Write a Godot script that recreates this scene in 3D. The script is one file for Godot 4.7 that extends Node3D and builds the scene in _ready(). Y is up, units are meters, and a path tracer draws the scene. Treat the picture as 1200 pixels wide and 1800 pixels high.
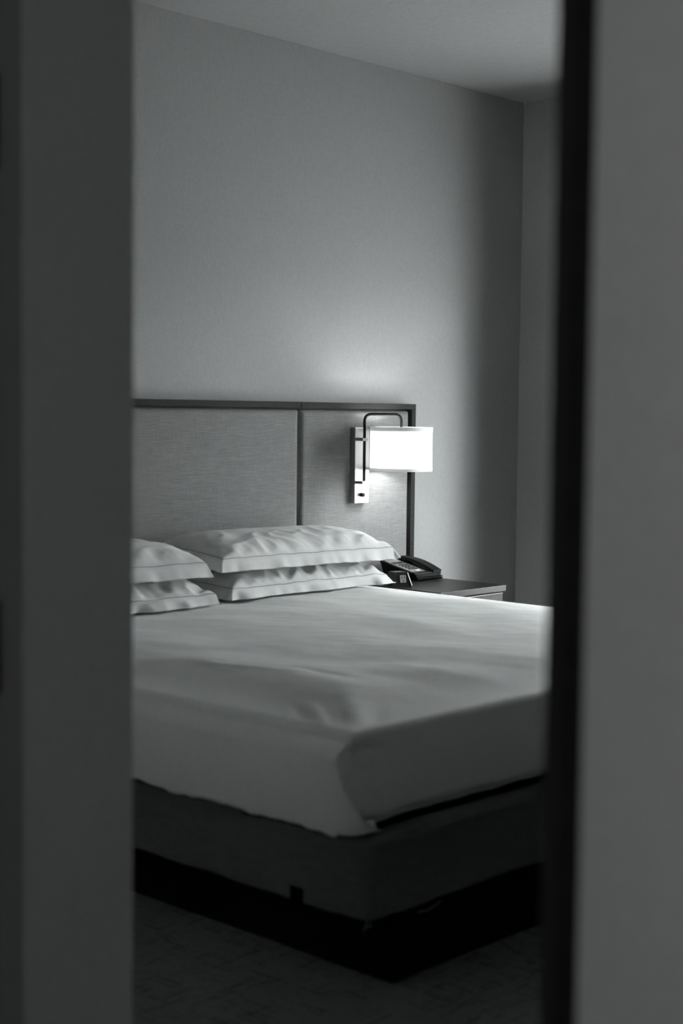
extends Node3D

var M := {}
var noise := FastNoiseLite.new()
var used := {}

# ------------------------------------------------------------------ helpers
func thing(called: String, label: String, category: String, at := Vector3.ZERO, turn := 0.0, group := "") -> Node3D:
	var o := Node3D.new()
	o.name = called
	add_child(o, true)
	o.position = at
	o.rotation.y = turn
	tag(o, label, category, group)
	return o

func tag(o: Node, label: String, category: String, group := "") -> void:
	o.set_meta("label", label)
	o.set_meta("category", category)
	if group != "":
		o.set_meta("group", group)

func obj(called: String, mesh: Mesh, material: Material, parent: Node = self, at := Vector3.ZERO) -> MeshInstance3D:
	var o := MeshInstance3D.new()
	o.name = called
	o.mesh = mesh
	o.material_override = null
	for i in mesh.get_surface_count():
		o.set_surface_override_material(i, material)
	parent.add_child(o, true)
	o.position = at
	return o

func struct(called: String, mesh: Mesh, material: Material, parent: Node = self, at := Vector3.ZERO) -> MeshInstance3D:
	var o := obj(called, mesh, material, parent, at)
	if parent == self:
		o.set_meta("kind", "structure")
	return o

func finish(v: PackedVector3Array, n: PackedVector3Array, idx: PackedInt32Array) -> ArrayMesh:
	var a := []
	a.resize(Mesh.ARRAY_MAX)
	a[Mesh.ARRAY_VERTEX] = v
	a[Mesh.ARRAY_NORMAL] = n
	a[Mesh.ARRAY_INDEX] = idx
	var m := ArrayMesh.new()
	m.add_surface_from_arrays(Mesh.PRIMITIVE_TRIANGLES, a)
	return m

# smooth mesh from a list of triangles that share vertices; clockwise seen from outside
func smooth(v: PackedVector3Array, idx: PackedInt32Array) -> ArrayMesh:
	var n := PackedVector3Array()
	n.resize(v.size())
	for t in range(0, idx.size(), 3):
		var a := v[idx[t]]
		var c := (v[idx[t + 2]] - a).cross(v[idx[t + 1]] - a)
		for k in 3:
			n[idx[t + k]] += c
	for i in n.size():
		n[i] = n[i].normalized() if n[i].length_squared() > 1e-20 else Vector3.UP
	return finish(v, n, idx)

func grid_index(idx: PackedInt32Array, rows: int, cols: int, wrap: bool, base := 0) -> void:
	for i in rows - 1:
		for j in (cols if wrap else cols - 1):
			var j2 := (j + 1) % cols
			var a := base + i * cols + j
			var b := base + i * cols + j2
			var c := base + (i + 1) * cols + j
			var d := base + (i + 1) * cols + j2
			idx.append_array([a, b, d, a, d, c])

# box from lo to hi with rounded edges
func rbox(lo: Vector3, hi: Vector3, r := 0.002, seg := 2) -> ArrayMesh:
	var ctr := (lo + hi) / 2.0
	var h := (hi - lo) / 2.0
	r = minf(r, minf(h.x, minf(h.y, h.z)) * 0.98)
	var inner := h - Vector3.ONE * r
	var v := PackedVector3Array()
	var n := PackedVector3Array()
	var idx := PackedInt32Array()
	for axis in 3:
		for s in [-1.0, 1.0]:
			var ua := (axis + 1) % 3
			var va := (axis + 2) % 3
			var us := stops(h[ua], r, seg)
			var vs := stops(h[va], r, seg)
			var base := v.size()
			for a in us:
				for b in vs:
					var c := Vector3.ZERO
					c[axis] = h[axis] * s
					c[ua] = a
					c[va] = b
					var q := c.clamp(-inner, inner)
					var d := (c - q).normalized()
					v.append(ctr + q + d * r)
					n.append(d)
			for i in us.size() - 1:
				for j in vs.size() - 1:
					var k := base + i * vs.size() + j
					var w := vs.size()
					if s > 0:
						idx.append_array([k, k + 1, k + w + 1, k, k + w + 1, k + w])
					else:
						idx.append_array([k, k + w + 1, k + 1, k, k + w, k + w + 1])
	return finish(v, n, idx)

func stops(h: float, r: float, seg: int) -> Array:
	var o := []
	for i in seg:
		o.append(-h + r * i / float(seg))
	o.append(-h + r)
	o.append(h - r)
	for i in seg:
		o.append(h - r + r * (i + 1) / float(seg))
	return o

# round tube along a path, capped
func tube(path: Array, r: float, sides := 12) -> ArrayMesh:
	var v := PackedVector3Array()
	var idx := PackedInt32Array()
	var up := Vector3.UP
	for i in path.size():
		var d: Vector3 = (path[mini(i + 1, path.size() - 1)] - path[maxi(i - 1, 0)]).normalized()
		if i == 0:
			up = Vector3.RIGHT if absf(d.dot(Vector3.UP)) > 0.9 else Vector3.UP
		up = (up - d * up.dot(d)).normalized()
		var side := d.cross(up)
		for k in sides:
			var t := TAU * k / sides
			v.append(path[i] + (up * cos(t) + side * sin(t)) * r)
	grid_index(idx, path.size(), sides, true)
	var first := v.size()
	v.append(path[0])
	v.append(path[-1])
	var last := (path.size() - 1) * sides
	for k in sides:
		idx.append_array([first, (k + 1) % sides, k])
		idx.append_array([first + 1, last + k, last + (k + 1) % sides])
	return smooth(v, idx)

# lathe of (radius, height) pairs running upwards outside; each run of pairs is smooth, a null starts a new one
func lathe(profile: Array, sides := 48) -> ArrayMesh:
	var v := PackedVector3Array()
	var n := PackedVector3Array()
	var idx := PackedInt32Array()
	for i in profile.size() - 1:
		var a: Vector2 = profile[i]
		var b: Vector2 = profile[i + 1]
		var e := (b - a).normalized()
		var base := v.size()
		for p in [a, b]:
			for k in sides:
				var t := TAU * k / sides
				v.append(Vector3(cos(t) * p.x, p.y, sin(t) * p.x))
				n.append(Vector3(cos(t) * e.y, -e.x, sin(t) * e.y).normalized())
		for k in sides:
			var k2 := (k + 1) % sides
			idx.append_array([base + k, base + k2, base + sides + k2, base + k, base + sides + k2, base + sides + k])
	return finish(v, n, idx)

# prism: outline (x, y) anticlockwise seen from +z, from z0 to z1, optionally shrunk caps
func hull8(p: Array) -> ArrayMesh:
	# eight corners: bottom 0..3 (anticlockwise seen from above), top 4..7
	var st := SurfaceTool.new()
	st.begin(Mesh.PRIMITIVE_TRIANGLES)
	var ctr := Vector3.ZERO
	for q in p:
		ctr += q / 8.0
	for f in [[0, 1, 2, 3], [4, 5, 6, 7], [0, 1, 5, 4], [1, 2, 6, 5], [2, 3, 7, 6], [3, 0, 4, 7]]:
		var a: Vector3 = p[f[0]]
		var b: Vector3 = p[f[1]]
		var c: Vector3 = p[f[2]]
		var d: Vector3 = p[f[3]]
		var nn := (c - a).cross(d - b).normalized()
		var order := [a, b, c, a, c, d]
		if nn.dot((a + b + c + d) / 4.0 - ctr) > 0:
			order = [a, c, b, a, d, c]
		else:
			nn = -nn
		for q in order:
			st.set_normal(nn)
			st.add_vertex(q)
	return st.commit()

# extrude an outline of (z, y) points along x from x0 to x1 (convex enough for a fan)
func extrude_x(outline: PackedVector2Array, x0: float, x1: float) -> ArrayMesh:
	var st := SurfaceTool.new()
	st.begin(Mesh.PRIMITIVE_TRIANGLES)
	var tri := Geometry2D.triangulate_polygon(outline)
	for s in [0, 1]:
		var x := x0 if s == 0 else x1
		for t in range(0, tri.size(), 3):
			var q := []
			for k in 3:
				q.append(Vector3(x, outline[tri[t + k]].y, outline[tri[t + k]].x))
			var nn: Vector3 = (q[2] - q[0]).cross(q[1] - q[0])
			var want := Vector3(-1 if s == 0 else 1, 0, 0)
			if nn.dot(want) < 0:
				q = [q[0], q[2], q[1]]
			for k in 3:
				st.set_normal(want)
				st.add_vertex(q[k])
	var area := 0.0
	for i in outline.size():
		area += outline[i].cross(outline[(i + 1) % outline.size()])
	for i in outline.size():
		var a := outline[i]
		var b := outline[(i + 1) % outline.size()]
		var e := (b - a).normalized()
		var o2 := Vector2(e.y, -e.x) * signf(area)
		var nn := Vector3(0, o2.y, o2.x)
		var q := [Vector3(x0, a.y, a.x), Vector3(x0, b.y, b.x), Vector3(x1, b.y, b.x), Vector3(x1, a.y, a.x)]
		var g: Vector3 = (q[2] - q[0]).cross(q[1] - q[0])
		var order := [0, 1, 2, 0, 2, 3] if g.dot(nn) > 0 else [0, 2, 1, 0, 3, 2]
		for k in order:
			st.set_normal(nn)
			st.add_vertex(q[k])
	return st.commit()

func grey(l: float) -> Color:
	return Color(l * 0.985, l, l * 0.995).linear_to_srgb()

func mat(called: String, l: float, rough := 0.8, metal := 0.0) -> StandardMaterial3D:
	var m := StandardMaterial3D.new()
	m.resource_name = called
	m.albedo_color = grey(l)
	m.roughness = rough
	m.metallic = metal
	M[called] = m
	return m

# a picture from a function of (x, y) in 0..1 that returns a brightness
func picture(w: int, h: int, f: Callable) -> ImageTexture:
	var data := PackedByteArray()
	data.resize(w * h * 3)
	for y in h:
		for x in w:
			var g := int(clampf(f.call(x, y), 0.0, 1.0) * 255.0)
			var k := (y * w + x) * 3
			data[k] = g
			data[k + 1] = g
			data[k + 2] = g
	return ImageTexture.create_from_image(Image.create_from_data(w, h, false, Image.FORMAT_RGB8, data))

# rows of threads that change brightness along their length, wrapping round
func threads(n: int, cell: int, sd: int) -> PackedFloat32Array:
	var rng := RandomNumberGenerator.new()
	rng.seed = sd
	var o := PackedFloat32Array()
	o.resize(n * n)
	var per := n / cell
	for y in n:
		var knots := []
		for k in per:
			knots.append(rng.randf())
		var shift := rng.randi() % n
		for x in n:
			var p := float((x + shift) % n) / cell
			var i := int(p)
			var t := p - i
			t = t * t * (3 - 2 * t)
			o[y * n + x] = lerpf(knots[i % per], knots[(i + 1) % per], t)
	return o

func textured(m: StandardMaterial3D, t: Texture2D, scale: float, bump := 0.0) -> void:
	m.albedo_texture = t
	m.uv1_triplanar = true
	m.uv1_world_triplanar = true
	m.uv1_scale = Vector3.ONE * scale
	m.uv1_triplanar_sharpness = 8.0
	if bump > 0.0:
		m.heightmap_enabled = true
		m.heightmap_texture = t
		m.heightmap_scale = bump

func ss(a: float, b: float, x: float) -> float:
	var t := clampf((x - a) / (b - a), 0.0, 1.0)
	return t * t * (3.0 - 2.0 * t)

func table(points: Array, x: float) -> float:
	if x <= points[0][0]:
		return points[0][1]
	for i in points.size() - 1:
		if x <= points[i + 1][0]:
			return lerpf(points[i][1], points[i + 1][1], (x - points[i][0]) / (points[i + 1][0] - points[i][0]))
	return points[-1][1]

# ------------------------------------------------------------------ scene
func _ready() -> void:
	# camera: standing in the entry hall, looking diagonally through the doorway
	var cam := Camera3D.new()
	cam.name = "camera"
	add_child(cam)
	var fw := Vector3(0.72621, -0.06416, -0.68447)
	var up := Vector3(0.03931, 0.99788, -0.05184)
	cam.transform = Transform3D(Basis(fw.cross(up).normalized(), up.normalized(), -fw.normalized()).orthonormalized(), Vector3(-2.4203, 1.31, 4.3317))
	var lens := CameraAttributesPhysical.new()
	lens.frustum_focal_length = 12.0 / 0.33907
	lens.exposure_aperture = 1.6
	lens.frustum_focus_distance = 6.1
	cam.attributes = lens
	cam.fov = rad_to_deg(2.0 * atan(0.33907))
	cam.current = true

	var env := Environment.new()
	env.tonemap_mode = Environment.TONE_MAPPER_LINEAR
	env.tonemap_exposure = 1.0
	env.background_mode = Environment.BG_SKY
	var sky := ProceduralSkyMaterial.new()
	sky.sky_top_color = Color(0.86, 0.88, 0.88)
	sky.sky_horizon_color = Color(0.95, 0.96, 0.96)
	sky.ground_horizon_color = Color(0.72, 0.73, 0.73)
	sky.ground_bottom_color = Color(0.66, 0.67, 0.67)
	sky.sky_energy_multiplier = 4.7
	sky.ground_energy_multiplier = 4.7
	sky.sun_angle_max = 0.0
	env.sky = Sky.new()
	env.sky.sky_material = sky
	env.sdfgi_enabled = true
	env.ssao_enabled = true
	env.ssil_enabled = true
	var we := WorldEnvironment.new()
	we.name = "environment"
	we.environment = env
	add_child(we)

	noise.seed = 7
	noise.noise_type = FastNoiseLite.TYPE_SIMPLEX_SMOOTH
	noise.frequency = 1.0
	noise.fractal_type = FastNoiseLite.FRACTAL_NONE
	materials()
	room()
	bed()
	headboard()
	wall_lamp()
	nightstand()
	pillows()

func materials() -> void:
	var n := 512
	var across := threads(n, 32, 11)
	var along := threads(n, 16, 12)
	var linen := picture(n, n, func(x, y): return 0.74 + 0.26 * (0.62 * across[y * n + x] + 0.38 * along[x * n + y]))
	var fine_a := threads(n, 8, 21)
	var fine_b := threads(n, 16, 22)
	var weave := picture(n, n, func(x, y): return 0.88 + 0.12 * (0.5 * fine_a[y * n + x] + 0.5 * fine_b[x * n + y]))
	# carpet: flecked loops crossed by broken dark lines
	var rng := RandomNumberGenerator.new()
	rng.seed = 5
	var cp := PackedFloat32Array()
	cp.resize(n * n)
	for i in n * n:
		cp[i] = 0.72 + 0.28 * rng.randf()
	for k in 900:
		var x := rng.randi() % n
		var y := rng.randi() % n
		var l := rng.randi_range(10, 46)
		var dark := rng.randf_range(0.62, 0.92)
		var w := rng.randi_range(1, 3)
		var sideways := rng.randf() < 0.5
		for i in l:
			for j in w:
				var px := (x + (i if sideways else j)) % n
				var py := (y + (j if sideways else i)) % n
				cp[py * n + px] *= dark
	var carpet_tex := picture(n, n, func(x, y): return cp[y * n + x])
	var grain_a := threads(n, 64, 31)
	var grain_b := threads(n, 16, 32)
	var wood_tex := picture(n, n, func(x, y): return 0.55 + 0.45 * (0.65 * grain_a[y * n + x] + 0.35 * grain_b[y * n + x]))
	noise.fractal_type = FastNoiseLite.FRACTAL_FBM
	var burl_tex := picture(256, 256, func(x, y): return 0.45 + 0.75 * absf(noise.get_noise_2d(x * 0.045, y * 0.075)) + 0.25 * noise.get_noise_2d(x * 0.2, y * 0.2))
	noise.fractal_type = FastNoiseLite.FRACTAL_NONE

	textured(mat("wallcovering", 0.41, 0.85), weave, 2.2, 0.02)
	textured(mat("ceiling_paint", 0.38, 0.9), weave, 1.3)
	textured(mat("carpet", 0.21, 1.0), carpet_tex, 1.1, 0.5)
	textured(mat("linen", 0.25, 0.9), linen, 1.7, 0.03)
	textured(mat("box_cloth", 0.12, 0.95), linen, 2.0, 0.03)
	textured(mat("cotton", 0.74, 0.85), weave, 4.0)
	textured(mat("sheeting", 0.84, 0.85), weave, 4.0)
	textured(mat("walnut", 0.04, 0.6), wood_tex, 3.0)
	textured(mat("burl", 0.06, 0.7), burl_tex, 5.0)
	textured(mat("table_top", 0.022, 0.3), wood_tex, 2.0)
	M.table_top.metallic_specular = 0.28
	M.walnut.metallic_specular = 0.2
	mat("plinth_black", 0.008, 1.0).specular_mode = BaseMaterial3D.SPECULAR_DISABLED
	mat("tag_black", 0.003, 1.0).specular_mode = BaseMaterial3D.SPECULAR_DISABLED
	mat("thread", 0.3, 0.9)
	mat("stitch", 0.22, 0.9)
	mat("satin_steel", 0.40, 0.4, 1.0)
	mat("dark_bronze", 0.008, 0.45).metallic_specular = 0.35
	mat("clip_grey", 0.25, 0.45, 0.5)
	mat("phone_black", 0.007, 0.5).metallic_specular = 0.3
	mat("phone_face", 0.2, 0.5)
	mat("key_black", 0.02, 0.45)
	mat("white_plastic", 0.7, 0.4)
	mat("outlet_grey", 0.3, 0.5)
	mat("pad_dark", 0.03, 0.6)
	textured(mat("door_face", 0.80, 0.7), weave, 2.0)
	mat("rubber_black", 0.02, 0.8)
	mat("hinge_black", 0.012, 0.5)
	mat("frame_white", 0.6, 0.5)
	mat("bounce_white", 0.5, 0.6)  # paler than the walls, for the added lining that bounces light
	var g := mat("window_glass", 0.9, 0.02)
	g.transparency = BaseMaterial3D.TRANSPARENCY_ALPHA
	g.albedo_color.a = 0.04
	g.metallic_specular = 0.2
	var s := mat("shade_fabric", 0.9, 0.9)
	s.backlight_enabled = true
	s.backlight = Color(0.70, 0.70, 0.70).linear_to_srgb()
	var t := mat("shade_trim", 0.75, 0.9)
	t.backlight_enabled = true
	t.backlight = Color(0.3, 0.3, 0.3).linear_to_srgb()
	var b := mat("bulb_glow", 0.9, 0.5)
	b.emission_enabled = true
	b.emission = Color(1, 1, 1)
	b.emission_energy_multiplier = 3.0

const H := 2.7805
const XW := 3.394
const WT := 1.95
const WA := 0.82
const WZ := 1.72

func wall_box(called: String, lo: Vector3, hi: Vector3, m: String, parent: Node = self) -> MeshInstance3D:
	return struct(called, rbox(lo, hi, 0.001, 1), M[m], parent)

func room() -> void:
	wall_box("floor", Vector3(-4.0, -0.1, -0.2), Vector3(3.6, 0.0, 5.2), "carpet")
	wall_box("ceiling", Vector3(-4.0, H, -0.2), Vector3(3.6, H + 0.1, 5.2), "ceiling_paint")
	wall_box("wall_back", Vector3(-1.15, 0, -0.2), Vector3(3.6, H, 0.0), "wallcovering")
	# right wall, built round the window opening
	var r := wall_box("wall_right", Vector3(XW, 0, 0), Vector3(XW + 0.1, H, WA), "wallcovering")
	wall_box("wall_pier", Vector3(XW, 0, WZ), Vector3(XW + 0.1, H, 4.8), "wallcovering", r)
	wall_box("wall_below_window", Vector3(XW, 0, WA), Vector3(XW + 0.1, 0.3, WZ), "wallcovering", r)
	wall_box("wall_above_window", Vector3(XW, WT, WA), Vector3(XW + 0.1, H, WZ), "wallcovering", r)
	wall_box("wall_front", Vector3(-1.156, 0, 4.8), Vector3(3.6, H, 5.0), "wallcovering")
	# partition with the doorway between hall and bedroom
	var l := wall_box("wall_left", Vector3(-1.156, 0, 0.0), Vector3(-0.954, H, 2.51), "wallcovering")
	wall_box("wall_beyond_door", Vector3(-1.156, 0, 3.47), Vector3(-0.954, H, 4.8), "wallcovering", l)
	wall_box("wall_bounce_lining", Vector3(-0.956, 0.0, 0.001), Vector3(-0.948, H, 2.49), "bounce_white", l)  # unseen pale lining added to bounce window light onto the bed's near side
	wall_box("wall_over_door", Vector3(-1.156, 2.15, 2.51), Vector3(-0.954, H, 3.47), "wallcovering", l)
	# hall
	wall_box("wall_hall_far", Vector3(-4.0, 0, 1.0), Vector3(-1.156, H, 1.2), "wallcovering")
	wall_box("wall_hall_side", Vector3(-4.0, 0, 1.2), Vector3(-3.8, H, 5.0), "wallcovering")
	wall_box("wall_hall_near", Vector3(-4.0, 0, 5.0), Vector3(-0.954, H, 5.2), "wallcovering")

	# window in the right wall
	var w := Node3D.new()
	w.name = "window_1"
	add_child(w)
	w.set_meta("kind", "structure")
	var fx0 := XW + 0.01
	var fx1 := XW + 0.06
	obj("window_frame", rbox(Vector3(fx0, 0.30, WA), Vector3(fx1, 0.36, WZ), 0.004), M.frame_white, w)
	obj("window_frame", rbox(Vector3(fx0, WT - 0.06, WA), Vector3(fx1, WT, WZ), 0.004), M.frame_white, w)
	obj("window_frame", rbox(Vector3(fx0, 0.36, WA), Vector3(fx1, WT - 0.06, WA + 0.04), 0.004), M.frame_white, w)
	obj("window_frame", rbox(Vector3(fx0, 0.36, WZ - 0.06), Vector3(fx1, WT - 0.06, WZ), 0.004), M.frame_white, w)
	obj("mullion", rbox(Vector3(fx0, 0.36, 1.23), Vector3(fx1, WT - 0.06, 1.27), 0.004), M.frame_white, w)
	obj("window_sill", rbox(Vector3(XW - 0.03, 0.275, WA), Vector3(fx0, 0.30, WZ), 0.004), M.frame_white, w)
	obj("pane", rbox(Vector3(fx0 + 0.025, 0.36, WA + 0.04), Vector3(fx0 + 0.031, WT - 0.06, 1.23), 0.001, 1), M.window_glass, w)
	obj("pane", rbox(Vector3(fx0 + 0.025, 0.36, 1.27), Vector3(fx0 + 0.031, WT - 0.06, WZ - 0.06), 0.001, 1), M.window_glass, w)

	# unseen square column added between window and corner to shade the back wall's end
	struct("wall_shade_column", rbox(Vector3(XW - 0.165, 0, 0.38), Vector3(XW, H, 0.60), 0.003), M.wallcovering)

	# peeling bit of sealant where walls meet the ceiling
	var flake := []
	for i in 9:
		var t := i / 8.0
		flake.append(Vector3(XW - 0.002 - 0.012 * sin(t * PI * 0.5), H - 0.022 + 0.02 * t, 0.004 + 0.016 * t))
	var fl := obj("trim_1", tube(flake, 0.0018, 6), M.frame_white)
	fl.set_meta("kind", "structure")

	# black butt hinges on the hall side of the doorway
	var door := Node3D.new()
	door.name = "door_2"
	add_child(door)
	door.set_meta("kind", "structure")
	for y in [1.727, 0.964, 0.22]:
		var hinge := obj("hinge", rbox(Vector3(-1.162, y - 0.066, 2.385), Vector3(-1.156, y + 0.066, 2.455), 0.001), M.hinge_black, door)
		obj("hinge_pin", tube([Vector3(-1.168, y - 0.068, 2.452), Vector3(-1.168, y + 0.068, 2.452)], 0.009, 12), M.hinge_black, hinge)
	# door leaf slid back on the other side of the opening: black edge, grey face
	var leaf := Node3D.new()
	leaf.name = "door_1"
	add_child(leaf)
	leaf.set_meta("kind", "structure")
	obj("rubber_seal", rbox(Vector3(-1.2, 0.012, 3.461), Vector3(-1.162, 2.2, 3.477), 0.002), M.rubber_black, leaf)
	obj("door_stile", rbox(Vector3(-1.2, 0.012, 3.477), Vector3(-1.16, 2.2, 3.505), 0.002), M.walnut, leaf)
	obj("door_panel", rbox(Vector3(-1.198, 0.012, 3.505), Vector3(-1.16, 2.2, 4.45), 0.001), M.door_face, leaf)

	# opal wall light in the hall, behind and beside the camera
	var hl := thing("hall_wall_light", "round opal wall light on the hall wall", "lamp", Vector3(-2.35, 1.6, 5.0), PI / 2.0)
	obj("back_plate", rbox(Vector3(0, -0.09, -0.05), Vector3(0.02, 0.09, 0.05), 0.004), M.satin_steel, hl)
	obj("arm", tube([Vector3(0.01, 0, 0), Vector3(0.06, 0, 0)], 0.008), M.satin_steel, hl)
	var globe := SphereMesh.new()
	globe.radius = 0.09
	globe.height = 0.18
	obj("opal_globe", globe, M.bulb_glow, hl, Vector3(0.15, 0, 0))
	var ol := OmniLight3D.new()
	ol.name = "hall_light"
	ol.light_energy = 0.34
	ol.light_size = 0.08
	ol.omni_range = 12.0
	ol.omni_attenuation = 2.0
	ol.shadow_enabled = true
	hl.add_child(ol)
	ol.position = Vector3(0.15, 0, 0)

# ------------------------------------------------------------------ bed
const X0 := -0.02
const X1 := 2.04
const Z0 := 0.10
const Z1 := 2.105
const CR := 0.012
const RE := 0.022

func steps_in(length: float) -> Array:
	var d := []
	for k in 8:
		d.append(RE * (1.0 - cos(k * PI / 16.0)))
	var x := RE
	while x < 0.13:
		d.append(x)
		x += 0.006
	while x < length / 2.0 - 0.012:
		d.append(x)
		x += 0.014
	var o := d.duplicate()
	o.append(length / 2.0)
	for i in range(d.size() - 1, -1, -1):
		o.append(length - d[i])
	return o

# distance to the rounded outline and the outward direction
func rim(x: float, z: float) -> Array:
	var q := Vector2(clampf(x, X0 + CR, X1 - CR), clampf(z, Z0 + CR, Z1 - CR))
	var d := Vector2(x, z) - q
	if d.length() > 1e-7:
		return [CR - d.length(), d.normalized()]
	var e := minf(minf(x - X0, X1 - x), minf(z - Z0, Z1 - z))
	return [e, Vector2.ZERO]

func crease(x: float, z: float, a: Vector2, b: Vector2, width: float, high: float) -> float:
	var p := Vector2(x, z)
	var ab := b - a
	var t := clampf((p - a).dot(ab) / ab.length_squared(), 0.0, 1.0)
	var d := (p - (a + ab * t)).length()
	return high * exp(-d * d / (width * width)) * sin(PI * clampf(t, 0.03, 0.97))

func top_height(x: float, z: float) -> float:
	var d: float = rim(x, z)[0]
	var e := minf(d, 1.0)
	var high := ss(0.0, 0.3, e)
	var edge := 0.612 + 0.018 * ss(1.2, 1.9, x)
	var y := lerpf(edge, 0.652, high)
	if d < RE:
		y -= RE - sqrt(maxf(0.0, RE * RE - (RE - d) * (RE - d)))
	var k := ss(0.03, 0.2, d)
	y += k * (0.0045 * noise.get_noise_2d(x * 1.3 + z * 1.1, z * 2.6 - x * 2.2) + 0.0035 * noise.get_noise_2d(x * 3.0 + 9.0, z * 3.3) + 0.0012 * noise.get_noise_2d(x * 7.0 + z * 5.0, z * 9.0 - x * 6.0))
	# creases near the side and the corner
	y += crease(x, z, Vector2(0.22, 1.30), Vector2(0.28, 1.62), 0.012, 0.006)
	y += crease(x, z, Vector2(0.25, 1.25), Vector2(0.20, 1.50), 0.008, 0.005)
	y += crease(x, z, Vector2(0.33, 1.55), Vector2(0.34, 1.80), 0.012, -0.005)
	y += crease(x, z, Vector2(0.02, 2.08), Vector2(0.20, 1.93), 0.020, 0.004)
	y += crease(x, z, Vector2(0.07, 2.09), Vector2(0.24, 1.97), 0.014, -0.003)
	y += crease(x, z, Vector2(-0.01, 2.02), Vector2(0.12, 1.84), 0.014, 0.006)
	y += crease(x, z, Vector2(-0.01, 1.96), Vector2(0.10, 1.80), 0.010, -0.004)
	return y

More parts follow.
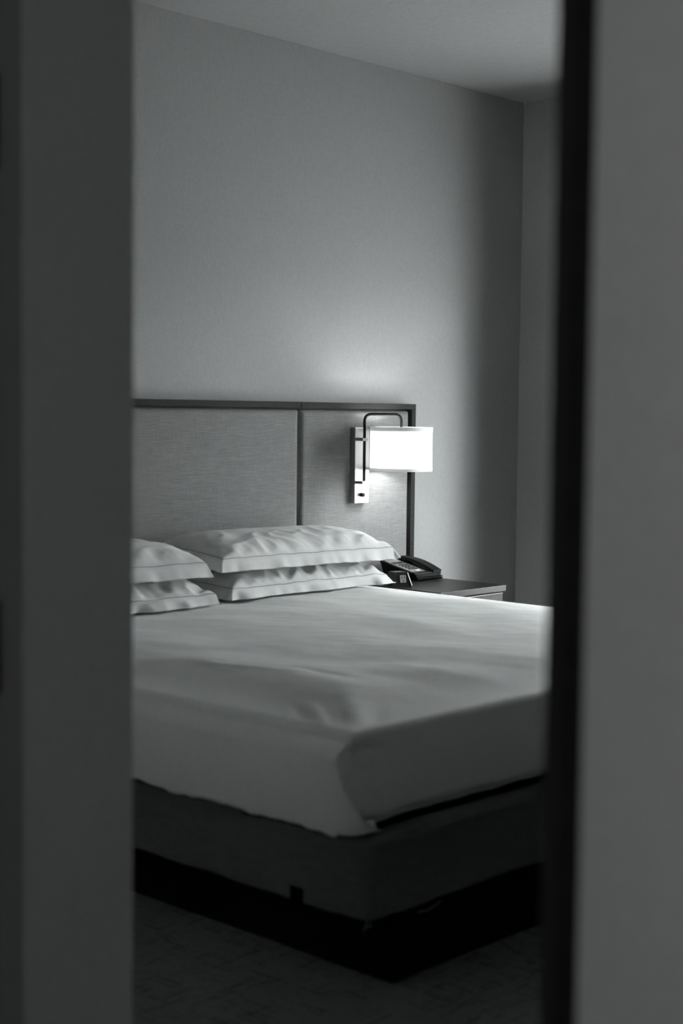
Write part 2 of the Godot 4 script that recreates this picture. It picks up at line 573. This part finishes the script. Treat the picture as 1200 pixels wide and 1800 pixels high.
func bed() -> void:
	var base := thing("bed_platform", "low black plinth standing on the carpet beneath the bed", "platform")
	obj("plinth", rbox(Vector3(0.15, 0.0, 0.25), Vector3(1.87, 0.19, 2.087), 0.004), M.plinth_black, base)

	# box spring covered with grey cloth
	var box := thing("box_spring", "dark grey cloth covered box spring on the black plinth", "box spring")
	var v := PackedVector3Array()
	var idx := PackedInt32Array()
	var ring := []
	for i in 560:
		ring.append(box_ring(i / 560.0))
	var profile := [[-0.10, 0.200], [-0.02, 0.194], [-0.004, 0.192], [0.0, 0.197], [0.0, 0.21], [0.001, 0.24], [0.002, 0.28], [0.001, 0.33], [0.001, 0.352], [0.004, 0.358], [0.004, 0.366], [0.0, 0.371], [-0.004, 0.376], [-0.012, 0.379], [-0.03, 0.380], [-0.3, 0.380], [-0.9, 0.380]]
	for p in profile:
		for q in ring:
			var low: float = 1.0 - ss(0.2, 0.3, p[1])
			var wave: float = low * (0.004 * noise.get_noise_1d((q[0].x + q[0].y) * 5.0) + 0.0012 * noise.get_noise_1d((q[0].x - q[0].y) * 19.0))
			var o: float = p[0] + (0.004 * noise.get_noise_3d(q[0].x * 4.0, p[1] * 9.0, q[0].y * 4.0) if p[0] > -0.02 else 0.0)
			var c: Vector2 = q[0] + q[1] * maxf(o, -0.9)
			v.append(Vector3(c.x, p[1] + wave, c.y))
	grid_index(idx, profile.size(), ring.size(), true)
	for i in range(0, idx.size(), 3):
		var t := idx[i + 1]
		idx[i + 1] = idx[i + 2]
		idx[i + 2] = t
	obj("upholstery", smooth(v, idx), M.box_cloth, box)
	var tg := obj("tag", rbox(Vector3(-0.006, 0.178, 1.904), Vector3(0.004, 0.226, 1.945), 0.002), M.tag_black, box)
	tg.set_meta("label", "small black tag at the lower edge")
	var frays := [
		[Vector3(0.0, 0.198, 2.141), Vector3(-0.008, 0.19, 2.146), Vector3(-0.016, 0.184, 2.148), Vector3(-0.018, 0.177, 2.146)],
		[Vector3(0.012, 0.193, 2.142), Vector3(0.006, 0.186, 2.147), Vector3(-0.004, 0.186, 2.149), Vector3(-0.012, 0.188, 2.148)],
		[Vector3(0.17, 0.178, 2.144), Vector3(0.20, 0.176, 2.147), Vector3(0.225, 0.181, 2.147), Vector3(0.25, 0.186, 2.145)]]
	for f in frays:
		obj("loose_thread", tube(f, 0.0011, 6), M.thread, box)

	# white top sheet drawn over the mattress, with a folded corner
	var cover := thing("bed_sheet", "smooth white sheet covering the mattress with a folded corner", "bed sheet")
	var xs := steps_in(X1 - X0)
	var zs := steps_in(Z1 - Z0)
	var nx := xs.size()
	var nz := zs.size()
	v = PackedVector3Array()
	idx = PackedInt32Array()
	for i in nx:
		for j in nz:
			var x: float = X0 + xs[i]
			var z: float = Z0 + zs[j]
			var c := Vector2(clampf(x, X0 + CR, X1 - CR), clampf(z, Z0 + CR, Z1 - CR))
			var u := (x - c.x) / CR
			var w := (z - c.y) / CR
			x = c.x + CR * u * sqrt(1.0 - w * w / 2.0)
			z = c.y + CR * w * sqrt(1.0 - u * u / 2.0)
			v.append(Vector3(x, top_height(x, z), z))
	for i in nx - 1:
		for j in nz - 1:
			var a := i * nz + j
			idx.append_array([a, a + nz, a + nz + 1, a, a + nz + 1, a + 1])
	var loop := []
	for j in nz - 1:
		loop.append(j)
	for i in nx - 1:
		loop.append(i * nz + nz - 1)
	for j in range(nz - 1, 0, -1):
		loop.append((nx - 1) * nz + j)
	for i in range(nx - 1, 0, -1):
		loop.append(i * nz)
	var rows := 26
	var count := loop.size()
	var prev := loop.duplicate()
	for k in range(1, rows + 4):
		var now := []
		for q in count:
			var b := v[loop[q]]
			var out: Vector2 = rim(b.x, b.z)[1]
			if out == Vector2.ZERO:
				out = Vector2(-1, 0) if b.x < X0 + 0.01 else Vector2(1, 0) if b.x > X1 - 0.01 else Vector2(0, 1) if b.z > 1.0 else Vector2(0, -1)
			# place along the rim: z along the near side, then round the corner, then x along the foot
			var along := -10.0
			if b.z >= Z1 - CR and b.x <= X0 + CR:
				along = Z1 - CR + CR * atan2(out.y, -out.x)
			elif b.x < X0 + 0.01:
				along = b.z
			elif b.z > Z1 - 0.01:
				along = Z1 - CR + CR * PI / 2.0 + b.x - (X0 + CR)
			var left := 1.0 - ss(1.9, 2.1, along) if b.x > X0 + 0.01 else 1.0
			var hem := 0.393 + 0.004 * noise.get_noise_1d(along * 5.0 + 3.0)
			if along > -5.0 and along < 2.09:
				hem = 0.391 + 0.007 * noise.get_noise_1d(along * 4.2 + 1.0) + 0.003 * noise.get_noise_1d(along * 14.0)
			var t := minf(1.0, k / float(rows))
			var y := lerpf(b.y, hem, t)
			var fold := table([[0.386, 2.185], [0.396, 2.16], [0.408, 2.128], [0.425, 2.112], [0.48, 2.102], [0.55, 2.095], [0.62, 2.098]], y)
			var ramp := ss(0.0, 0.03, b.y - y)
			var o := 0.0
			if along > -5.0 and along < fold:
				var bulge := sin(PI * clampf(t, 0.0, 1.0)) * 0.010
				var pleat := 0.004 * ss(0.3, 1.0, t) * noise.get_noise_1d(along * 22.0) * ss(1.35, 1.5, along) * (1.0 - ss(1.95, 2.05, along)) + 0.003 * t * noise.get_noise_2d(along * 9.0, y * 4.0)
				o = (0.027 + 0.004 * ss(0.2, 1.0, t)) * ramp + bulge * 0.7 + pleat
				o += 0.006 * ss(0.06, 0.0, fold - along) * ramp
			else:
				var near := ss(2.22, 2.11, along) if along > 2.0 else 0.0
				o = 0.012 * sin(PI * t) + 0.004 * near * noise.get_noise_2d(along * 14.0 + y * 20.0, y * 26.0 - along * 6.0)
				o -= 0.022 * near * ramp
				o -= 0.022 * ss(0.85, 1.0, t)
			var extra := k - rows
			if extra == 1:
				o -= 0.004
				y -= 0.003
			elif extra == 2:
				o -= 0.012
			elif extra == 3:
				o -= 0.025
				y += 0.02
			now.append(v.size())
			v.append(Vector3(b.x + out.x * o, y, b.z + out.y * o))
		for q in count:
			var q2 := (q + 1) % count
			idx.append_array([prev[q], prev[q2], now[q2], prev[q], now[q2], now[q]])
		prev = now
	obj("sheet", smooth(v, idx), M.sheeting, cover)

# one point of the box spring's outline and its outward direction
func box_ring(t: float) -> Array:
	var lo := Vector2(0.0, 0.09)
	var hi := Vector2(2.02, 2.14)
	var r := 0.03
	var w := hi.x - lo.x - 2 * r
	var d := hi.y - lo.y - 2 * r
	var arc := PI * r / 2
	var s := t * (2 * w + 2 * d + 4 * arc)
	# anticlockwise seen from above: left side towards the foot, foot, right side, head
	var legs := [[Vector2(lo.x, lo.y + r), Vector2(0, 1), d, Vector2(-1, 0)], [Vector2(lo.x + r, hi.y), Vector2(1, 0), w, Vector2(0, 1)], [Vector2(hi.x, hi.y - r), Vector2(0, -1), d, Vector2(1, 0)], [Vector2(hi.x - r, lo.y), Vector2(-1, 0), w, Vector2(0, -1)]]
	for g in legs:
		if s <= g[2]:
			return [g[0] + g[1] * s, g[3]]
		s -= g[2]
		if s <= arc:
			var a: float = s / r
			var n: Vector2 = g[3] * cos(a) + g[1] * sin(a)
			return [g[0] + g[1] * g[2] - g[3] * r + n * r, n]
		s -= arc
	return [legs[0][0], legs[0][3]]

# ------------------------------------------------------------------ headboard
func cushion(lo: Vector2, hi: Vector2, z0: float, z1: float) -> ArrayMesh:
	# upholstered panel: flat back at z0, rounded edges, soft front at z1
	var v := PackedVector3Array()
	var idx := PackedInt32Array()
	var nu := 50
	var nv := 40
	var r := 0.022
	for j in nv + 1:
		for i in nu + 1:
			var u := i / float(nu) * 2 - 1
			var w := j / float(nv) * 2 - 1
			u = signf(u) * (1.0 - pow(1.0 - absf(u), 1.8))
			w = signf(w) * (1.0 - pow(1.0 - absf(w), 1.8))
			var x := lerpf(lo.x, hi.x, u * 0.5 + 0.5)
			var y := lerpf(lo.y, hi.y, w * 0.5 + 0.5)
			var e := minf(minf(x - lo.x, hi.x - x), minf(y - lo.y, hi.y - y))
			var z := z1 - 0.004 * (1.0 - ss(0.0, 0.12, e))
			if e < r:
				z -= (z1 - z0) * (1.0 - sqrt(maxf(0.0, 1.0 - pow((r - e) / r, 2.0))))
			z += 0.0012 * noise.get_noise_2d(x * 5.0, y * 5.0) * ss(0.0, 0.05, e)
			v.append(Vector3(x, y, z))
	for j in nv:
		for i in nu:
			var a := j * (nu + 1) + i
			idx.append_array([a, a + nu + 2, a + 1, a, a + nu + 1, a + nu + 2])
	return smooth(v, idx)

func headboard() -> void:
	var h := thing("headboard", "wide grey linen headboard in a dark wood frame behind the bed", "headboard")
	var joint := 1.87
	var right := 2.574
	var left := -0.57
	var joint2 := 0.13
	var top := 1.36
	obj("backing", rbox(Vector3(left + 0.01, 0.12, 0.0), Vector3(right - 0.01, top - 0.01, 0.022), 0.002), M.pad_dark, h)
	for p in [[left + 0.027, joint2 - 0.001], [joint2 + 0.001, joint - 0.001], [joint + 0.001, right - 0.03]]:
		var c := obj("cushion", cushion(Vector2(p[0], 0.14), Vector2(p[1], 1.333), 0.024, 0.06), M.linen, h)
		c.set_meta("label", "grey linen upholstered panel")
	for p in [[left, joint2 - 0.0012], [joint2 + 0.0012, joint - 0.0012], [joint + 0.0012, right]]:
		obj("top_rail", rbox(Vector3(p[0], 1.336, 0.002), Vector3(p[1], top, 0.062), 0.0015), M.walnut, h)
	obj("side_rail", rbox(Vector3(right - 0.027, 0.12, 0.002), Vector3(right, 1.336, 0.062), 0.0015), M.walnut, h)
	obj("side_rail", rbox(Vector3(left, 0.12, 0.002), Vector3(left + 0.027, 1.336, 0.062), 0.0015), M.walnut, h)
	for x in [left + 0.1, 1.0, right - 0.1]:
		obj("leg", rbox(Vector3(x - 0.03, 0.0, 0.004), Vector3(x + 0.03, 0.12, 0.04), 0.002), M.pad_dark, h)

# ------------------------------------------------------------------ bedside wall lamp
func bend(points: Array, r: float) -> Array:
	var o := [points[0]]
	for i in range(1, points.size() - 1):
		var a: Vector3 = (points[i - 1] - points[i]).normalized()
		var b: Vector3 = (points[i + 1] - points[i]).normalized()
		for k in 9:
			var t := k / 8.0
			var p0: Vector3 = points[i] + a * r
			var p1: Vector3 = points[i]
			var p2: Vector3 = points[i] + b * r
			o.append(p0 * (1 - t) * (1 - t) + p1 * 2 * t * (1 - t) + p2 * t * t)
	o.append(points[-1])
	return o

func wall_lamp() -> void:
	var at := Vector3(2.204, 1.10, 0.064)
	var l := thing("wall_lamp", "lit swing-arm wall lamp with white drum shade on the headboard", "lamp", at)
	obj("back_plate", rbox(Vector3(-0.044, -0.156, -0.004), Vector3(0.044, 0.160, 0.024), 0.0025), M.satin_steel, l)
	var rod := Vector3(-0.022, 0.0, 0.056)
	var centre := Vector3(0.098, 0.0, 0.152)
	var path := bend([Vector3(rod.x, -0.074, rod.z), Vector3(rod.x, 0.214, rod.z), Vector3(centre.x, 0.214, centre.z), Vector3(centre.x, 0.10, centre.z)], 0.03)
	obj("swing_arm", tube(path, 0.0062, 14), M.dark_bronze, l)
	for y in [0.110, -0.068]:
		var clip := obj("clip", rbox(Vector3(rod.x - 0.020, y - 0.006, 0.022), Vector3(rod.x + 0.012, y + 0.006, rod.z + 0.009), 0.0015), M.clip_grey, l)
	var knob := obj("switch_knob", tube([Vector3(0, 0, 0.0), Vector3(0, 0, 0.008), Vector3(0, 0, 0.016)], 0.0085, 16), M.dark_bronze, l, Vector3(-0.006, -0.120, 0.024))
	# shade: an open drum
	var r := 0.129
	var lo := -0.018
	var hi := 0.162
	var shade := obj("lamp_shade", lathe([Vector2(r - 0.0015, lo), Vector2(r, lo), Vector2(r, hi), Vector2(r - 0.0015, hi), Vector2(r - 0.0015, lo)], 72), M.shade_fabric, l, Vector3(centre.x, 0, centre.z))
	obj("trim_band", lathe([Vector2(r + 0.0002, hi - 0.016), Vector2(r + 0.0012, hi - 0.016), Vector2(r + 0.0012, hi + 0.0008), Vector2(r - 0.002, hi + 0.0008)], 72), M.shade_trim, shade)
	obj("trim_band", lathe([Vector2(r - 0.002, lo - 0.0008), Vector2(r + 0.0012, lo - 0.0008), Vector2(r + 0.0012, lo + 0.011), Vector2(r + 0.0002, lo + 0.011)], 72), M.shade_trim, shade)
	# spider that carries the shade, socket and bulb
	for k in 3:
		var t := k * TAU / 3 + 0.4
		obj("spider_arm", tube([Vector3(0, 0.135, 0), Vector3(cos(t) * (r - 0.002), 0.148, sin(t) * (r - 0.002))], 0.0015, 6), M.satin_steel, shade)
	obj("socket", lathe([Vector2(0.001, 0.089), Vector2(0.016, 0.089), Vector2(0.016, 0.125), Vector2(0.001, 0.125)], 24), M.satin_steel, l, Vector3(centre.x, 0, centre.z))
	var sphere := SphereMesh.new()
	sphere.radius = 0.037
	sphere.height = 0.078
	obj("light_bulb", sphere, M.bulb_glow, l, Vector3(centre.x, 0.052, centre.z))
	var o := OmniLight3D.new()
	o.name = "lamp_light"
	o.light_energy = 0.142
	o.light_size = 0.036
	o.omni_range = 12.0
	o.omni_attenuation = 2.0
	o.shadow_enabled = true
	l.add_child(o)
	o.position = Vector3(centre.x, 0.052, centre.z)

# ------------------------------------------------------------------ nightstand and what stands on it
const TOP := 0.625

func nightstand() -> void:
	var n := thing("nightstand", "dark wood nightstand between the bed and the window", "nightstand")
	var x0 := 2.085
	var x1 := 2.505
	var z1 := 0.61
	obj("top", rbox(Vector3(x0, TOP - 0.026, 0.066), Vector3(x1, TOP, z1 + 0.008), 0.0025), M.table_top, n)
	obj("body", rbox(Vector3(x0 + 0.01, 0.10, 0.07), Vector3(x1 - 0.008, TOP - 0.026, z1 - 0.025), 0.002), M.walnut, n)
	for y in [[TOP - 0.19, TOP - 0.034], [TOP - 0.355, TOP - 0.2]]:
		var d := obj("drawer", rbox(Vector3(x0 + 0.012, y[0], z1 - 0.024), Vector3(x1 - 0.01, y[1], z1 - 0.002), 0.002), M.burl, n)
		obj("edge_strip", rbox(Vector3(x0 + 0.012, y[1], z1 - 0.024), Vector3(x1 - 0.01, y[1] + 0.003, z1), 0.001), M.clip_grey, d)
	for p in [Vector2(x0 + 0.04, 0.1), Vector2(x1 - 0.04, 0.1), Vector2(x0 + 0.04, z1 - 0.06), Vector2(x1 - 0.04, z1 - 0.06)]:
		obj("leg", rbox(Vector3(p.x - 0.02, 0, p.y - 0.02), Vector3(p.x + 0.02, 0.10, p.y + 0.02), 0.002), M.walnut, n)

	# desk telephone
	var p := thing("telephone", "black desk telephone with grey keypad and coiled cord on the nightstand", "telephone", Vector3(2.405, TOP, 0.18))
	var w := 0.082
	# wedge body: (z, y) outline seen from the side, the sides leaning inwards to the table
	obj("body", hull8([Vector3(-w + 0.022, 0.001, -0.085), Vector3(-w + 0.022, 0.001, 0.102), Vector3(w - 0.006, 0.001, 0.102), Vector3(w - 0.006, 0.001, -0.085), Vector3(-w, 0.072, -0.092), Vector3(-w, 0.026, 0.108), Vector3(w, 0.026, 0.108), Vector3(w, 0.072, -0.092)]), M.phone_black, p)
	var slope := atan2(0.072 - 0.026, 0.2)
	var face := Node3D.new()
	face.name = "face"
	p.add_child(face)
	face.position = Vector3(-0.028, 0.0497, 0.008)
	face.rotation.x = slope
	obj("face_plate", rbox(Vector3(-0.045, -0.001, -0.09), Vector3(0.038, 0.003, 0.075), 0.001), M.phone_face, face)
	obj("rim", rbox(Vector3(-0.054, -0.002, 0.075), Vector3(0.11, 0.004, 0.098), 0.002), M.phone_black, face)
	for row in 4:
		for col in 3:
			obj("key", rbox(Vector3(-0.03 + col * 0.02, 0.003, -0.02 + row * 0.018), Vector3(-0.016 + col * 0.02, 0.0065, -0.009 + row * 0.018), 0.0012, 1), M.key_black, face)
	for row in 2:
		for col in 5:
			obj("key", rbox(Vector3(-0.04 + col * 0.0152, 0.003, -0.052 + row * 0.013), Vector3(-0.028 + col * 0.0152, 0.006, -0.045 + row * 0.013), 0.001, 1), M.key_black, face)
	obj("label_window", rbox(Vector3(-0.004, 0.003, 0.054), Vector3(0.018, 0.0045, 0.064), 0.0008, 1), M.white_plastic, face)
	obj("message_light", rbox(Vector3(0.012, 0.003, -0.094), Vector3(0.030, 0.008, -0.086), 0.0015), M.white_plastic, face)
	# handset: arched bar lying front to back along the right side
	var hs := Node3D.new()
	hs.name = "handset"
	p.add_child(hs)
	hs.position = Vector3(0.055, 0.0497, 0.008)
	hs.rotation.x = slope
	var line := PackedVector2Array()
	for i in 17:
		var t := i / 16.0
		line.append(Vector2(lerpf(-0.104, 0.102, t), 0.012 + 0.011 * sin(PI * t)))
	for q in [Vector2(0.102, 0.002), Vector2(0.062, 0.002), Vector2(0.05, 0.010), Vector2(-0.05, 0.010), Vector2(-0.062, 0.002), Vector2(-0.104, 0.002)]:
		line.append(q)
	obj("grip", extrude_x(line, -0.024, 0.026), M.phone_black, hs)
	# coiled cord along the front foot of the telephone
	var coil := []
	for i in 420:
		var t := i / 419.0
		var a := t * TAU * 26.0
		coil.append(Vector3(lerpf(-0.078, 0.084, t), 0.0085 + 0.006 * cos(a), 0.112 + 0.006 * sin(a) - 0.003 * sin(PI * t)))
	obj("coiled_cord", tube(coil, 0.0016, 6), M.phone_black, p)

	# power hub: a truncated pyramid with a socket in its front
	var c := thing("power_hub", "black tapered table socket beside the telephone", "power outlet", Vector3(2.145, TOP, 0.345), deg_to_rad(-24.0))
	var b := 0.043
	var t2 := 0.029
	var hgt := 0.057
	obj("housing", hull8([Vector3(-b, 0, -b), Vector3(-b, 0, b), Vector3(b, 0, b), Vector3(b, 0, -b), Vector3(-t2, hgt, -t2), Vector3(-t2, hgt, t2), Vector3(t2, hgt, t2), Vector3(t2, hgt, -t2)]), M.phone_black, c)
	var lean := atan2(b - t2, hgt)
	var so := Node3D.new()
	so.name = "socket"
	c.add_child(so)
	so.position = Vector3(0.006, hgt * 0.55, (b + t2) / 2.0 + 0.0004 + (0.5 - 0.55) * (b - t2))
	so.rotation.x = -lean
	obj("socket_plate", rbox(Vector3(-0.013, -0.015, -0.001), Vector3(0.013, 0.015, 0.0015), 0.0008, 1), M.outlet_grey, so)
	for x in [-0.0055, 0.0055]:
		obj("slot", rbox(Vector3(x - 0.0018, 0.001, 0.001), Vector3(x + 0.0018, 0.010, 0.002), 0.0003, 1), M.key_black, so)
	obj("slot", tube([Vector3(0, -0.009, 0.001), Vector3(0, -0.009, 0.002)], 0.0035, 10), M.key_black, so)
	obj("chrome_edge", tube([Vector3(b - 0.001, 0.003, b), Vector3(t2 - 0.001, hgt - 0.001, t2)], 0.0022, 8), M.satin_steel, c)
	obj("charging_pad", rbox(Vector3(-t2 + 0.004, hgt, -t2 + 0.004), Vector3(t2 - 0.004, hgt + 0.001, t2 - 0.004), 0.0005, 1), M.pad_dark, c)

	var pad := thing("notepad", "thin dark notepad lying between the pillows and the telephone", "notepad", Vector3(2.215, TOP, 0.19))
	obj("cover", rbox(Vector3(-0.055, 0.008, -0.08), Vector3(0.055, 0.0105, 0.08), 0.0008, 1), M.pad_dark, pad)
	obj("pages", rbox(Vector3(-0.053, 0.0, -0.078), Vector3(0.053, 0.008, 0.078), 0.0008, 1), M.clip_grey, pad)

# ------------------------------------------------------------------ pillows
func pillow(called: String, label: String, d: Dictionary) -> void:
	var o := thing(called, label, "pillow", Vector3(d.x, d.y, d.z), d.get("turn", 0.0), "pillows stacked against the headboard")
	var nu := 150
	var nv := 96
	var sh: float = d.seed * 13.7
	var v := PackedVector3Array()
	var idx := PackedInt32Array()
	var seam := 0.9
	var rows := []
	for side in 2:
		for j in nv + 1:
			for i in nu + 1:
				var s := i / float(nu) * 2 - 1
				var t := j / float(nv) * 2 - 1
				# gather rows towards the seam
				s = signf(s) * (1.0 - pow(1.0 - absf(s), 1.25))
				t = signf(t) * (1.0 - pow(1.0 - absf(t), 1.25))
				v.append(pillow_point(d, s, t, side, sh))
	var w := nu + 1
	var half := (nu + 1) * (nv + 1)
	for j in nv:
		for i in nu:
			var a := j * w + i
			idx.append_array([a, a + 1, a + w + 1, a, a + w + 1, a + w])
			a += half
			idx.append_array([a, a + w + 1, a + 1, a, a + w, a + w + 1])
	# close the hem
	for i in nu:
		for j in [0, nv]:
			var a: int = j * w + i
			var q := [a, a + 1, a + half + 1, a, a + half + 1, a + half] if j == nv else [a, a + half + 1, a + 1, a, a + half, a + half + 1]
			idx.append_array(q)
	for j in nv:
		for i in [0, nu]:
			var a: int = j * w + i
			var q := [a, a + w + half, a + w, a, a + half, a + half + w] if i == nu else [a, a + w, a + w + half, a, a + half + w, a + half]
			idx.append_array(q)
	obj("pillowcase", smooth(v, idx), M.cotton, o)
	# stitched line that sets off the border
	var line := []
	for k in 240:
		var a := k / 240.0 * 4.0
		var side := int(a)
		var f := (a - side) * 2.0 - 1.0
		var e := seam * 0.999
		var st: Vector2 = [Vector2(f * e, e), Vector2(e, -f * e), Vector2(-f * e, -e), Vector2(-e, f * e)][side]
		line.append(pillow_point(d, st.x, st.y, 0, sh) + Vector3(0, 0.0004, 0.0004))
	line.append(line[0])
	obj("stitching", tube(line, 0.0012, 5), M.stitch, o)

func pillow_point(d: Dictionary, s: float, t: float, side: int, sh: float) -> Vector3:
	var seam := 0.9
	var a: float = d.a
	var b: float = d.b
	var flange: float = d.flange
	var us := clampf(s / seam, -1.0, 1.0)
	var ut := clampf(t / seam, -1.0, 1.0)
	# body outline: sides pulled in between the corners, as filled pillows are
	var x := a * us * (1.0 - 0.03 * (1.0 - ut * ut))
	var z := b * ut * (1.0 - 0.05 * (1.0 - us * us))
	var puff := sqrt(maxf(0.0, 1.0 - pow(absf(us), 6.0))) * sqrt(maxf(0.0, 1.0 - pow(absf(ut), 3.0)))
	var y := 0.0
	var fold: float = d.get("fold", 1.0)
	var nearf := exp(-pow((1.0 - absf(ut)) * 3.0, 2.0)) 
	var neare := exp(-pow((1.0 - absf(us)) * 6.0, 2.0))
	var wr := 0.0
	# creases that run away from the seams
	wr += (0.0055 * nearf * noise.get_noise_2d(x * 9.0 + z * 9.0 + sh, z * 3.0) + 0.0016 * nearf * noise.get_noise_2d(x * 22.0 - z * 12.0 + sh, z * 5.0)) * fold
	wr += 0.003 * neare * noise.get_noise_2d(z * 18.0 + sh, x * 4.0) * fold
	# long soft folds over the body
	wr += 0.0046 * fold * ss(-0.7, 0.5, ut) * (absf(noise.get_noise_2d(x * 5.5 + z * 5.0 + sh, z * 7.0 - x * 3.0)) * -2.0 + 0.6) * sqrt(puff)
	var rise: float = (d.up if side == 0 else -d.down) * puff
	y = rise + (wr if side == 0 else 0.0) * minf(1.0, puff * 2.0 + 0.25)
	# lean of the whole pillow: back raised against the headboard
	var lean: float = d.get("lean", 0.0)
	y -= lean * ut
	y += d.get("roll", 0.0) * us
	# border beyond the seam, hanging
	var fs := maxf(0.0, absf(s) - seam) / (1.0 - seam)
	var ft := maxf(0.0, absf(t) - seam) / (1.0 - seam)
	if fs > 0.0 or ft > 0.0:
		var hang_t: float = deg_to_rad(d.front if t > 0 else 20.0)
		var hang_s: float = deg_to_rad(d.left if s < 0 else d.right)
		var g := Vector2(fs, ft)
		var l := flange * maxf(fs, ft)
		var wave := (noise.get_noise_2d(x * 5.0 + sh, z * 5.0 + 4.0) * 0.26 + noise.get_noise_2d(x * 13.0 - sh, z * 13.0) * 0.10) * fold
		var share := ft * ft / (fs * fs + ft * ft)
		var hang := lerpf(hang_s, hang_t, share) + wave * 0.8
		z += signf(t) * flange * ft * cos(hang)
		x += signf(s) * flange * fs * cos(hang)
		y -= l * sin(hang)
		if side == 1:
			y -= 0.0008
			z -= signf(t) * 0.002 * ft
			x -= signf(s) * 0.002 * fs
	var floor_y: float = d.get("floor", -10.0)
	if y < floor_y:
		y = floor_y + (0.0025 if side == 0 else 0.0) 
	return Vector3(x, y, z)

func pillows() -> void:
	# stack nearer the lamp
	pillow("pillow", "white pillow lying on the sheet under another, nearer the lamp", {x = 1.55, y = 0.70, z = 0.285, a = 0.405, b = 0.165, up = 0.058, down = 0.042, flange = 0.05, front = 52.0, left = 40.0, right = 48.0, lean = 0.006, floor = -0.040, seed = 3, fold = 2.0})
	pillow("pillow", "white pillow with stitched border on top of the stack nearer the lamp", {x = 1.53, y = 0.815, z = 0.29, a = 0.445, b = 0.175, up = 0.064, down = 0.035, flange = 0.045, front = 72.0, left = 62.0, right = 46.0, lean = 0.014, roll = -0.004, seed = 1, fold = 1.25})
	# stack farther from the lamp
	pillow("pillow", "white pillow lying on the sheet under another, farther from the lamp", {x = 0.57, y = 0.70, z = 0.32, a = 0.45, b = 0.185, up = 0.060, down = 0.042, flange = 0.05, front = 55.0, left = 40.0, right = 50.0, lean = 0.006, floor = -0.040, seed = 4, fold = 2.4})
	pillow("pillow", "white pillow with stitched border on top of the stack farther from the lamp", {x = 0.545, y = 0.815, z = 0.315, a = 0.435, b = 0.185, up = 0.066, down = 0.035, flange = 0.05, front = 68.0, left = 50.0, right = 62.0, lean = 0.012, seed = 2, fold = 1.25})
